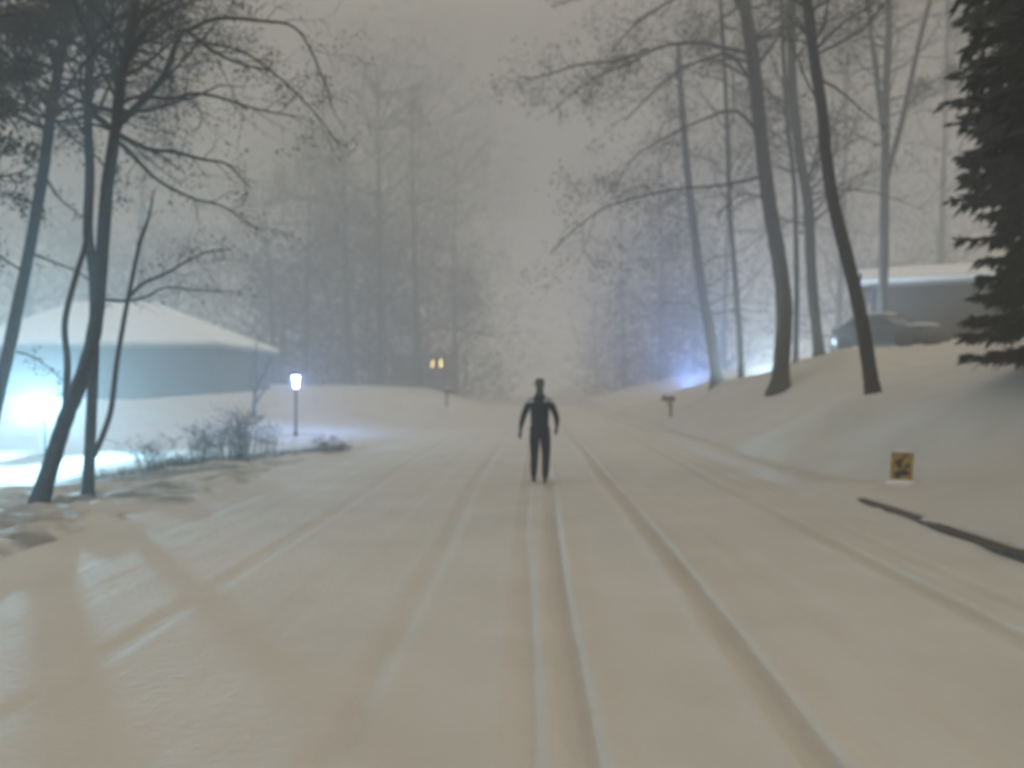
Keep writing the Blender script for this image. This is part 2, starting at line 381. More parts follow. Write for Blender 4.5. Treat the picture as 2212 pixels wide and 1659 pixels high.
# --- near left group
tree('slim dark trunk leaning in from the left edge of the photo, left of glare', [(-38, 1010), (0, 838), (19, 755), (48, 616), (67, 523), (93, 373), (108, 261), (123, 168), (138, 75), (146, -60), (150, -200)], 12, 27, 18, M['bark'],
     limbs=[([(105, 280), (60, 262), (0, 235), (-60, 230)], -.8, 12, 1), ([(108, 250), (160, 300), (215, 345), (250, 400)], .5, 8, 1), ([(63, 545), (100, 560), (160, 585), (215, 620)], .6, 7, 0), ([(36, 760), (80, 775), (136, 822)], .8, 5, 0),
            ([(96, 380), (130, 430), (180, 470)], .5, 7, 0), ([(80, 440), (40, 430), (-30, 400)], -.5, 7, 1), ([(55, 590), (10, 560), (-40, 520)], -.4, 6, 1), ([(138, 90), (60, 60), (-20, 70), (-80, 60)], -.6, 12, 2), ([(140, 60), (190, 0), (260, -60)], .4, 10, 2), ([(125, 150), (60, 130), (10, 150), (-60, 110)], .5, 11, 2)],
     seed=11, crown=(.62, 40, 2.0, .03, 2, .04), leaf=(.8, 12, .15, .03))
tree('thick tilted trunk with its foot in the patchy bank, in front of the glaring lamp', [(77, 1110), (112, 998), (142, 904), (179, 811), (203, 720), (215, 616), (230, 420), (236, 373), (252, 261), (262, 168), (280, 80), (300, -80), (305, -220)], 10.6, 38, 16, M['bark'],
     limbs=[([(256, 268), (317, 209), (355, 160), (381, 93), (403, 67), (455, 107), (520, 138), (585, 152)], 1.0, 17, 2), ([(317, 209), (373, 213), (420, 202), (480, 212), (540, 232), (600, 245), (650, 252)], 1.2, 10, 1),
            ([(256, 290), (320, 322), (373, 328), (440, 345), (490, 355), (540, 405)], .9, 12, 1), ([(250, 300), (300, 350), (345, 392), (420, 430), (480, 445), (545, 490)], .8, 10, 1), ([(403, 67), (470, 40), (560, 45), (640, 62), (690, 150), (718, 232)], 1.4, 10, 1),
            ([(420, 90), (520, 110), (600, 165), (690, 255), (740, 330)], 1.6, 7, 1), ([(300, 310), (360, 345), (400, 375)], .5, 6, 0), ([(264, 150), (320, 60), (400, 10), (520, -30)], .8, 14, 2), ([(270, 120), (230, 50), (170, -20)], -.5, 12, 2), ([(280, 60), (360, -20), (470, -60)], .6, 12, 2)],
     seed=12, crown=(.68, 24, 2.0, .03, 2, .02), leaf=(.45, 9, .15, .028), stems=[([(140, 905), (146, 792), (140, 699), (161, 606), (186, 520), (194, 420)], 15, .5)])
tree('upright dark trunk with a thin curved side stem, beside the tilted trunk', [(189, 1082), (196, 930), (203, 755), (203, 600), (190, 504), (194, 373), (190, 261), (194, 112), (194, -20), (196, -200)], 11.6, 24, 16, M['bark'],
     limbs=[([(230, 648), (276, 650), (318, 640), (358, 621), (430, 628), (512, 630)], .7, 8, 0), ([(280, 640), (310, 612), (360, 590), (403, 565), (452, 543), (500, 540)], .8, 9, 1), ([(299, 531), (322, 467), (332, 411)], .4, 9, 0), ([(192, 250), (130, 262), (40, 236), (-20, 225)], -.6, 9, 1), ([(200, 640), (235, 650)], .2, 12, -1),
            ([(190, 300), (150, 240), (130, 190)], .2, 8, 1), ([(194, 90), (250, 40), (330, 20), (400, 40)], .8, 12, 2), ([(194, 120), (120, 60), (40, 40)], .5, 11, 2), ([(194, 20), (280, -20), (420, -20)], .8, 12, 2)],
     seed=13, crown=(.68, 22, 1.8, .03, 2, .02), leaf=(.5, 9, .15, .028), stems=[([(203, 985), (224, 935), (239, 889), (247, 830), (254, 774), (268, 690), (278, 640), (290, 580), (302, 525)], 13, .3)])
tree('dark leafy tree standing outside the left edge, its boughs hanging into the upper left corner', [(-150, 1250), (-140, 900), (-120, 500), (-110, 250), (-100, 0), (-95, -250)], 9.5, 34, 20, M['bark'],
     limbs=[([(-118, 420), (-60, 330), (0, 300), (40, 310)], 0, 10, 2), ([(-112, 260), (-50, 180), (10, 150), (60, 160)], .4, 12, 2), ([(-105, 120), (-40, 50), (40, 30), (110, 40)], .2, 12, 2), ([(-100, 30), (-30, -30), (60, -50), (160, -40)], .5, 12, 2), ([(-110, 300), (-70, 230), (-10, 220)], -.5, 10, 2)],
     seed=14, crown=(.5, 26, 1.5, .03, 2, .02), leaf=(.8, 9, .12, .045))
# --- right group
LEAF_R = (.55, 9, .30, .055)
tree('bigger of the two front trunks on the right bank, nearer the glow behind the crest', [(1685, 840), (1688, 787), (1693, 718), (1693, 649), (1682, 557), (1663, 448), (1648, 336), (1637, 224), (1622, 93), (1607, 0), (1590, -120), (1575, -260)], 25, 37, 24, M['bark2'],
     limbs=[([(1628, 118), (1575, 105), (1500, 92), (1420, 104), (1360, 140), (1345, 178)], -1.5, 9, 2), ([(1638, 200), (1580, 120), (1520, 130), (1460, 155), (1400, 210), (1350, 262)], -2, 8, 2), ([(1645, 300), (1590, 240), (1510, 262), (1440, 295), (1370, 340), (1330, 400)], -2.2, 7, 2), ([(1400, 105), (1340, 130), (1250, 140), (1170, 165), (1120, 168)], -2, 7, 2),
            ([(1380, 130), (1300, 160), (1240, 200), (1190, 240)], -2, 5, 2), ([(1652, 380), (1560, 400), (1450, 410), (1330, 440), (1260, 480), (1190, 545)], -2.5, 7, 2), ([(1610, 20), (1540, -30), (1400, 30), (1320, 110)], -2, 8, 2), ([(1600, -20), (1500, -60), (1380, -40), (1200, 10)], -2, 8, 2), ([(1630, 150), (1680, 80), (1720, 0)], 1, 8, 1), ([(1660, 430), (1600, 420), (1545, 470)], -1, 6, 1)],
     seed=21, crown=(.70, 20, 3.4, .05, 2, .02), leaf=LEAF_R)
tree('darker front trunk on the right bank with a broken stub at half height', [(1888, 860), (1880, 810), (1866, 718), (1847, 626), (1824, 534), (1801, 442), (1785, 340), (1776, 240), (1758, 120), (1743, 0), (1725, -120), (1710, -260)], 18, 31, 20, M['bark'],
     limbs=[([(1850, 630), (1857, 606), (1859, 590)], 0, 9, -1), ([(1760, 110), (1820, 50), (1900, 0)], 1, 8, 2), ([(1745, 20), (1680, -30), (1600, -50)], -1, 8, 2), ([(1775, 230), (1740, 170), (1700, 60)], -.5, 6, 1), ([(1740, -20), (1830, -60), (1960, -40)], 1, 9, 2)],
     seed=22, crown=(.72, 16, 2.4, .035, 2, .04), leaf=(.45, 5, .18, .06))
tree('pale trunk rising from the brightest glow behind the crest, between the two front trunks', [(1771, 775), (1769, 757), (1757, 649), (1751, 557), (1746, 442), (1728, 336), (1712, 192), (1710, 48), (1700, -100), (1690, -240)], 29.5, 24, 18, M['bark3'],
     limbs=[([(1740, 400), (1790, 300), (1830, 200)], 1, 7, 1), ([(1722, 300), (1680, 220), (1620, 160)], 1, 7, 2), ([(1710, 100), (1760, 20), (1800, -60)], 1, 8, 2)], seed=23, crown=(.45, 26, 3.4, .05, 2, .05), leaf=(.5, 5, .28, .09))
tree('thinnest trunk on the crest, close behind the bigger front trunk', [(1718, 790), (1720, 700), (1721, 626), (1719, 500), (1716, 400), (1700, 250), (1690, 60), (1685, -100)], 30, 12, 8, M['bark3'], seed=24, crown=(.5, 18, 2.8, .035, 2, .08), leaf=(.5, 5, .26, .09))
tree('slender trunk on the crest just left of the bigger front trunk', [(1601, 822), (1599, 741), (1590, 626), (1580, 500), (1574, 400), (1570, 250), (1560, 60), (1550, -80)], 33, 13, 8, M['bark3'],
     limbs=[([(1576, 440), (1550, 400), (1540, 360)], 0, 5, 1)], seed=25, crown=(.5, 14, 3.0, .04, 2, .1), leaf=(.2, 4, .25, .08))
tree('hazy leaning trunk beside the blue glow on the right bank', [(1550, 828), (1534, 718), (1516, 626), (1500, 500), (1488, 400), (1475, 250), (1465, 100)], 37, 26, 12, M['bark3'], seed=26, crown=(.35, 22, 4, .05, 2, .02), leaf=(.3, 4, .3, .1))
tree('tall forked trunk behind the parked car, splitting into three stems', [(1905, 740), (1907, 672), (1910, 500), (1911, 400), (1913, 300), (1914, 200), (1919, 100), (1921, 0), (1924, -140)], 36, 23, 12, M['bark3'],
     limbs=[([(1960, 230), (2010, 180), (2050, 150)], 0, 6, 2)], seed=27, crown=(.5, 26, 3.8, .05, 2, .08), leaf=(.5, 5, .3, .1),
     stems=[([(1911, 300), (1900, 220), (1892, 154), (1880, 60), (1870, -60)], 12, .5), ([(1914, 390), (1927, 340), (1945, 278), (1958, 220), (1969, 168), (1993, 62), (2012, -10), (2030, -100)], 13, -.5)])

# --- conifers
def conifer(label, base, hgt, spread, seed, rows, per_row, twigs, m, tw=0.02, dens_len=.3, name='evergreen_tree', group=None, droop=.35, start=.04):
    rng = random.Random(seed); root = thing(name, label, 'tree', base, group)
    mb = MB(); mb.tube([Vector((0, 0, -.4)), Vector((.05, 0, hgt * .5)), Vector((0, 0, hgt))], [spread * .07, spread * .045, .02], 8); mb.build('trunk', M['bark'], root)
    mb = MB()
    for i in range(rows):
        t = (i + rng.random()) / rows; z = hgt * (start + (1 - start) * t); L0 = spread * (1 - t) ** .6 * min(1, .72 + t * 1.6)
        for k in range(per_row):
            a = rng.uniform(0, 6.283); L = L0 * rng.uniform(.55, 1.12) + .15
            d = Vector((math.cos(a), math.sin(a), 0)); side = Vector((-d.y, d.x, 0))
            n = 5; pts = [Vector((0, 0, z)) + d * (L * j / n) + Vector((0, 0, -droop * L * (j / n) ** 1.3 + .18 * L * (j / n) ** 3)) for j in range(n + 1)]
            mb.tube(pts, [max(.03 * L * (1 - j / n) * .5, .006) for j in range(n + 1)], 3, cap=False)
            for q in range(twigs):
                u = rng.uniform(.12, 1.0); j = min(int(u * n), n - 1); p = pts[j].lerp(pts[j + 1], u * n - j)
                s = rng.choice((-1, 1)); tl = dens_len * (1.15 - u * .6) * rng.uniform(.6, 1.3)
                td = (d * rng.uniform(.3, 1.0) + side * s * rng.uniform(.2, 1.0) + Vector((0, 0, rng.uniform(-.9, .15)))).normalized()
                wv = td.cross(Vector((rng.gauss(0, 1), rng.gauss(0, 1), rng.gauss(0, 1)))).normalized() * tw * rng.uniform(.7, 1.4)
                e = p + td * tl; mid = p + td * tl * .45
                mb.add([p, mid + wv, e, mid - wv], [(0, 1, 2, 3)])
    mb.build('crown', m, root, smooth=False)
    return root
sp = P(2405, 765, 13)
conifer('big black evergreen at the right edge of the photo, its lowest boughs on the bank', (sp.x, sp.y, H(sp.x, sp.y)), 17, 2.5, 31, 110, 12, 110, M['needle'], tw=.04, dens_len=.5, droop=.35, start=.02)

sp2 = P(2560, 800, 8)  # added evergreen, rooted out of view, to shade the right bank and upper corner
conifer('second black evergreen, added outside the right edge to shade the bank, its boughs in the upper right corner', (sp2.x, sp2.y, H(sp2.x, sp2.y)), 15, 2.0, 32, 90, 10, 80, M['needle'], tw=.032, dens_len=.45, droop=.4, start=.27)
# --- far trees along both sides, lost in the haze
FL = (.55, 2, .6, .18)
def px_tree(label, bx, by, topx, topy, Y, w, seed, crown, bark=None, leaf=None, mid=None):
    pts = [(bx, by)] + ([mid] if mid else [((bx + topx) / 2 + random.Random(seed).uniform(-8, 8), (by + topy) / 2)]) + [(topx, topy)]
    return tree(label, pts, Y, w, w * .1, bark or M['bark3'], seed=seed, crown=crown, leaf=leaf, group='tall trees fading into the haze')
px_tree('tall bare tree with straight trunk rising above the pair of warm lights', 905, 850, 888, 190, 97, 32, 41, (.3, 92, 10.8, .09, 3, .1), mid=(897, 600), leaf=FL)
px_tree('tall hazy tree just left of the straight trunk above the warm lights', 822, 848, 815, 140, 92, 26, 42, (.2, 89, 9.3, .10, 3, .12), leaf=FL)
px_tree('tall hazy tree at the left of the middle grove, over the snowy mound', 762, 848, 745, 240, 87, 20, 43, (.15, 78, 8.6, .09, 3, .08), leaf=FL)
px_tree('hazy tree behind the lamp post with low spreading boughs', 660, 845, 672, 330, 81, 18, 44, (.1, 89, 7.9, .08, 3, .02), leaf=FL)
px_tree('far bare tree nearest the open sky over the road, left side', 985, 862, 985, 330, 109, 18, 45, (.2, 85, 9.3, .09, 3, .05), leaf=FL)
px_tree('leaning far tree between the house roof and the lamp post', 590, 842, 566, 400, 76, 16, 46, (.1, 69, 6.9, .08, 3, .02), leaf=FL)
px_tree('far tree on the right of the road beside the open sky', 1352, 862, 1338, 380, 118, 20, 47, (.15, 85, 8.6, .09, 3, .05), leaf=FL)
px_tree('far tree on the right of the road behind the mailbox', 1440, 850, 1420, 300, 93, 22, 48, (.15, 85, 8.0, .09, 3, .04), leaf=FL)
px_tree('faintest far tree on the right of the road, nearly lost in haze', 1290, 866, 1290, 520, 173, 14, 49, (.15, 69, 9.3, .10, 2, .05), leaf=FL)
px_tree('far bare tree above the blue glow, behind the leaning trunk', 1560, 800, 1590, 40, 76, 18, 50, (.3, 69, 7.9, .08, 3, .08), leaf=FL)
px_tree('far bare tree behind the house on the right', 2030, 640, 2050, -160, 85, 22, 53, (.2, 85, 9.3, .09, 3, .08), leaf=FL)
px_tree('far bare tree between the front trunks and the parked car', 1810, 730, 1830, -100, 79, 20, 54, (.3, 78, 8.6, .09, 3, .08), leaf=FL)
px_tree('bare tree behind the left house, above its snowy roof', 300, 800, 330, -60, 93, 22, 51, (.3, 85, 10.1, .10, 3, .08), leaf=FL)
px_tree('bare tree behind the left house, nearest the left edge of the photo', 60, 820, 40, -120, 91, 24, 52, (.3, 85, 10.1, .10, 3, .08), leaf=FL)
G2 = 'dark thickets fading into the haze'
def thicket(label, px, py, Y, hgt, wid, seed, m=None):
    """a broad evergreen shrub-tree: several stems and a ragged cloud of needle sprays"""
    rng = random.Random(seed); p = P(px, py, Y); base = Vector((p.x, p.y, H(p.x, p.y) - .1)); root = thing('evergreen_tree', label, 'tree', base, G2)
    mb = MB(); tips = []; st = MB()
    st.tube([Vector((0, 0, -.4)), Vector((.1, 0, hgt * .45)), Vector((.2, .1, hgt * .95))], [.22, .14, .03], 8); st.build('trunk', M['bark3'], root)
    for k in range(int(hgt * 4.6)):
        z = hgt * rng.uniform(.02, .97); a = rng.uniform(0, 6.283); L = wid * (1 - .75 * (z / hgt) ** 1.6) * rng.uniform(.45, 1.15)
        d = Vector((math.cos(a), math.sin(a), rng.uniform(-.15, .45)))
        grow(mb, tips, Vector((0, 0, z)), d, L, .035, 2, rng, up=.0, kids=(3, 5))
    mb.build('branches', M['bark3'], root); lf = MB()
    for q, d in tips:
        for _ in range(3):
            c0 = q + Vector((rng.gauss(0, .35), rng.gauss(0, .35), rng.gauss(0, .3)))
            a = Vector((rng.gauss(0, 1), rng.gauss(0, 1), rng.gauss(0, .6))).normalized(); b2 = a.orthogonal().normalized(); s_ = rng.uniform(.15, .42)
            lf.add([c0 - a * s_, c0 + b2 * s_ * .22, c0 + a * s_, c0 - b2 * s_ * .22], [(0, 1, 2, 3)])
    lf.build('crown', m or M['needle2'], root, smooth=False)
for a_ in ((1425, 850, 56, 11, 4.2, 61, 'hazy evergreen on the right bank behind the blue glow'), (745, 845, 68, 17, 6.5, 62, 'broad evergreen in the left grove behind the snowy mound'),
        (830, 850, 78, 16, 6.0, 63, 'evergreen in the left grove left of the warm lights'), (610, 842, 61, 10, 5.5, 64, 'low broad evergreen at the end of the left house'),
        (1005, 860, 92, 15, 6.0, 65, 'far evergreen left of the road beside the open sky'), (1330, 860, 98, 14, 5.5, 66, 'far evergreen right of the road beside the open sky'), (380, 800, 68, 14, 7.5, 68, 'broad dark evergreen behind the right end of the snowy hipped roof'), (190, 800, 72, 15, 8, 69, 'broad dark evergreen behind the middle of the snowy hipped roof'), (1500, 830, 62, 13, 4.8, 67, 'hazy evergreen right behind the leaning trunk at the blue glow')):
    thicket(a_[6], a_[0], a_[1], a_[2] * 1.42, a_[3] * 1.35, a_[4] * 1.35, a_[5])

# small sapling, weeds
p = P(548, 896, 30)
r = tree('small bare forked sapling on the snowy mound left of the lamp post', [(548, 896), (550, 862), (556, 830)], 31, 10, 6, M['bark3'], seed=71, name='sapling', limbs=[([(551, 872), (565, 850), (576, 835)], 0, 7, 0), ([(552, 860), (545, 835), (540, 800)], 0, 5, 1), ([(556, 834), (575, 800), (585, 770)], 0, 5, 1), ([(555, 832), (550, 790), (555, 740)], 0, 5, 1)])
def weed(label, px, py, Y, wpx, hpx, n, seed, lean=0.0, cat='plant', name='dry_weed', rad=.006):
    rng = random.Random(seed); b = P(px, py, Y); b.z = H(b.x, b.y); s = Y / FPX
    root = thing(name, label, cat, b, 'dry plants along the driveway edge'); mb = MB(); hd = MB()
    for _ in range(n):
        x = rng.gauss(0, .33) * wpx * s; y = rng.gauss(0, .3); h = hpx * s * rng.uniform(.35, 1.0)
        p0 = Vector((x, y, -.08)); top = Vector((x + (lean + rng.gauss(0, .22)) * h, y + rng.gauss(0, .15) * h, h)); md = p0.lerp(top, .5) + Vector((rng.gauss(0, .04) * h, 0, .03 * h))
        mb.tube([p0, md, top], [rad, rad * .8, rad * .5], 3, cap=False)
        for _k in range(rng.randint(1, 4)):
            t = rng.uniform(.35, .95); q = md.lerp(top, t); e = q + Vector((rng.gauss(0, .25) * h, rng.gauss(0, .1), rng.uniform(.05, .3) * h)); mb.tube([q, e], [rad * .6, rad * .35], 3, cap=False)
            leaves_at(hd, e, .03, 2, .025, rng)
    mb.build('stalks', M['weed'], root, origin=(0, 0, 0)); hd.build('stalk_leaves', M['weed'], root, smooth=False)
weed('bent leafless shrub leaning left at the driveway edge, right of the near trunks', 335, 1012, 14.6, 50, 72, 60, 81, lean=-.35, cat='shrub', name='leafless_shrub')
weed('low dark tuft between the bent shrub and the tall grasses', 388, 1008, 15, 40, 26, 60, 82)
weed('dense clump of tall dry grass, first from the bent shrub', 450, 1004, 15.6, 40, 84, 90, 83)
weed('tallest clump of dry stalks along the driveway edge', 512, 1000, 16.4, 36, 112, 110, 84)
weed('thin dry stalks in front of the lamp post', 575, 988, 17.6, 44, 66, 40, 85)
weed('small tuft of stalks just right of the lamp post foot', 700, 982, 19, 30, 34, 40, 86)
weed('last little tuft at the road end of the driveway edge', 735, 984, 19.4, 24, 20, 30, 87)
rng = random.Random(5); mb = MB()
for _ in range(2600):
    t = rng.random(); a = Vector((-7.6, 13.4)).lerp(Vector((-4.8, 19.6)), t); x = a.x + rng.gauss(0, .22); y = a.y + rng.gauss(0, .3)
    h = rng.uniform(.05, .2); z = H(x, y) - .02 if _ % 7 == 0 else None
    if z is None: z = last_z
    last_z = z; dx = rng.gauss(0, .06); d = rng.uniform(0, 6.28)
    q = Vector((x, y, z)); wv = Vector((math.cos(d), math.sin(d), 0)) * .006
    mb.add([q - wv, q + wv, q + Vector((dx, rng.gauss(0, .05), h))], [(0, 1, 2)])
tag(mb.build('grass', M['weed'], smooth=False), 'dry grass stubble poking through snow along the driveway edge', 'grass', kind='stuff')
# fallen leaf on the road edge
# ------------------------------------------------------------------ lamps
def glow(name, col, s): return mat(name, (0.8, 0.85, 0.9), 0.4, emit=col, estr=s)
b = P(639, 941, 27); b.z = H(b.x, b.y)
lp = thing('lamp_post', 'slim dark lamp post with a glowing blue white lantern beside the driveway', 'lamp', b)
mb = MB(); mb.tube([Vector((0, 0, -.3)), Vector((0, 0, .12)), Vector((0, 0, .2)), Vector((0, 0, 1.68))], [.075, .07, .045, .038], 12); mb.tube([Vector((0, 0, 1.55)), Vector((0, 0, 1.6))], [.06, .06], 12); mb.build('post', M['metal'], lp)
lan = MB(); lan.tube([Vector((0, 0, 1.66)), Vector((0, 0, 1.71))], [.05, .075], 6)
for k in range(6):
    a = math.pi / 3 * k; lan.tube([Vector((.075 * math.cos(a), .075 * math.sin(a), 1.70)), Vector((.108 * math.cos(a), .108 * math.sin(a), 2.1))], .007, 4)
lan_o = lan.build('lantern', M['metal'], lp, smooth=False)
g = MB(); g.tube([Vector((0, 0, 1.715)), Vector((0, 0, 2.09))], [.06, .095], 6); g.build('lantern_glass', glow('lantern_glow', (.28, .46, 1.0), 750), lan_o, smooth=False)
g = MB(); g.tube([Vector((0, 0, 2.10)), Vector((0, 0, 2.2)), Vector((0, 0, 2.25))], [.125, .04, .012], 6); g.build('lantern_roof', M['metal'], lan_o, smooth=False)

def floodlight(label, pos, ground, rad, col, strength, mname, rz=0.0):
    root = thing('floodlight', label, 'lamp', (pos.x, pos.y, ground), 'lights glaring through the haze', rz); h = pos.z - ground
    m_ = MB(); m_.tube([Vector((0, .06, -.3)), Vector((0, .06, h - rad * .6))], [.035, .03], 8); m_.box((0, .06, .0), (.2, .2, .12)); m_.build('post', M['metal'], root, smooth=False)
    m_ = MB(); m_.tube([Vector((0, .02, h)), Vector((0, rad * 1.4, h))], [rad * 1.15, rad * .6], 14); m_.box((0, -rad * .9, h - rad * 1.15), (rad * 2.6, rad * 3.2, .03)); m_.build('housing', M['metal'], root)  # the flat tray under the bulb is added to keep light off nearby ground
    m_ = MB(); m_.ball((0, -rad * .1, h), rad, 16, 10, sq=(1, .7, 1)); m_.build('bulb', glow(mname, col, strength), root)
    return root
q = P(94, 884, 19); floodlight('dazzling bluish white light low beside the driveway at far left', q, H(q.x, q.y), .15, (.36, .74, 1.0), 6800, 'flood_glow')
q = P(1648, 816, 37); floodlight('white blue light hidden behind the crest beside the bigger front trunk', q, H(q.x, q.y), .12, (.55, .80, 1.0), 8500, 'crest_glow', .9)
q = P(1712, 803, 34); floodlight('cold light hidden behind the crest between the front trunks', q, H(q.x, q.y), .1, (.6, .82, 1.0), 500, 'crest_glow_two', .9)
q = P(1490, 846, 45); floodlight('deep blue light at the crest beside the hazy leaning trunk', q, H(q.x, q.y), .14, (.20, .38, 1.0), 34000, 'blue_glow', .8)

# ------------------------------------------------------------------ houses
M['siding'] = mat('grey_siding', (0.085, 0.092, 0.10), 0.8, noise=0.12, scale=2, bump=.2)
M['siding2'] = mat('brown_siding', (0.05, 0.04, 0.03), 0.8, noise=0.2, scale=2, bump=.2)
M['glass'] = mat('dark_window', (0.02, 0.025, 0.03), 0.15, noise=.2)
M['trim'] = mat('trim', (0.3, 0.3, 0.3), 0.6, noise=.1)
def house(label, x0, x1, y0, y1, zb, ze, zr, wallm, hip=(0, 0), over=.5, wins=(), door=None, garage=None, snow_t=.28):
    """walls x0..x1, y0..y1, base zb, eave ze, ridge zr (along x), hip insets at the two ends"""
    o = Vector(((x0 + x1) / 2, (y0 + y1) / 2, zb)); root = thing('house', label, 'house', o)
    ym = (y0 + y1) / 2
    m_ = MB(); n = max(4, int((ze - zb + 1) / .22))
    m_.box(((x0 + x1) / 2, ym, (zb - 1 + ze) / 2), (x1 - x0, y1 - y0, ze - zb + 1))
    for i in range(n):                                    # lapped boards on the road side
        z = zb + (ze - zb) * i / n; m_.box(((x0 + x1) / 2, y0 - .012, z + .1), (x1 - x0, .02, .17))
    for xx, hp in ((x0, hip[0]), (x1, hip[1])):
        if not hp: m_.add([(xx, y0, ze), (xx, y1, ze), (xx, ym, zr - .1)], [(0, 1, 2)])
    m_.build('wall', wallm, root, smooth=False, origin=o)
    def roof(t, e, nm, mt, dz):
        a = [(x0 - e, y0 - e, ze + dz), (x1 + e, y0 - e, ze + dz), (x1 + e, y1 + e, ze + dz), (x0 - e, y1 + e, ze + dz), (x0 - e + hip[0], ym, zr + dz), (x1 + e - hip[1], ym, zr + dz)]
        up = [(x, y, z + t) for x, y, z in a]; r_ = MB()
        r_.add(a + up, [(0, 4, 5, 1), (2, 5, 4, 3), (0, 3, 4), (1, 5, 2), (6, 7, 11, 10), (8, 9, 10, 11), (6, 10, 9), (7, 8, 11), (0, 1, 7, 6), (1, 2, 8, 7), (2, 3, 9, 8), (3, 0, 6, 9)])
        return r_.build(nm, mt, root, smooth=False, origin=o)
    roof(.14, over, 'roof', M['trim'], 0)
    s_ = roof(snow_t, over + .06, 'roof_snow', M['snow'], .145)
    bv_ = s_.modifiers.new('bevel', 'BEVEL'); bv_.width = .1; bv_.segments = 3
    for (wx, wz, ww, wh, em) in wins:
        f = MB(); f.box((wx, y0 - .03, wz + wh / 2 + .04), (ww + .16, .06, .08)); f.box((wx, y0 - .03, wz - wh / 2 - .04), (ww + .16, .08, .08))
        for s in (-1, 1): f.box((wx + s * (ww / 2 + .04), y0 - .03, wz), (.08, .06, wh))
        if ww > .6: f.box((wx, y0 - .03, wz), (.04, .05, wh))
        fo = f.build('window', M['trim'], root, smooth=False, origin=o)
        pn = MB(); pn.box((wx, y0 - .012, wz), (ww, .03, wh)); pn.build('pane', em or M['glass'], fo, smooth=False, origin=o)
    return root
warm = mat('warm_window', (.6, .5, .3), .4, emit=(1.0, .72, .25), estr=16)
q0 = P(-60, 745, 48).x; q1 = P(466, 745, 48).x
house('long grey house with a snowy hipped roof behind the glaring lamp', q0, q1, 48, 58, 0.9, 4.25, 7.35, M['siding'], hip=(4, 7.2), over=.5)
hx0 = P(1893, 700, 40).x; hz = P(1950, 622, 40).z
hR = house('brown house under a flat snow covered roof behind the evergreen at right', hx0, hx0 + 13, 40, 48, 3.8, hz, hz + 1.15, M['siding2'], over=.7, wins=[(hx0 + 6.8, 5.6, 1.6, 1.1, None)], snow_t=.3)
k0 = Vector((hx0, 40, 0)); o0 = hR.location.copy(); RZ = Matrix.Rotation(-.38, 3, 'Z'); hR.location = k0 + RZ @ (o0 - k0); hR.rotation_euler.z = -.38      # it fronts the street bend
fx = P(940, 783, 112); fw = [P(934, 784, 112), P(952, 783, 112)]
house('distant house in the haze with two narrow warm lit windows', fx.x - 6.5, fx.x + 2.2, 112.06, 120, 1.6, 6.6, 9.0, M['siding'], over=.4, wins=[(v.x, v.z, .27, 1.2, warm) for v in fw])

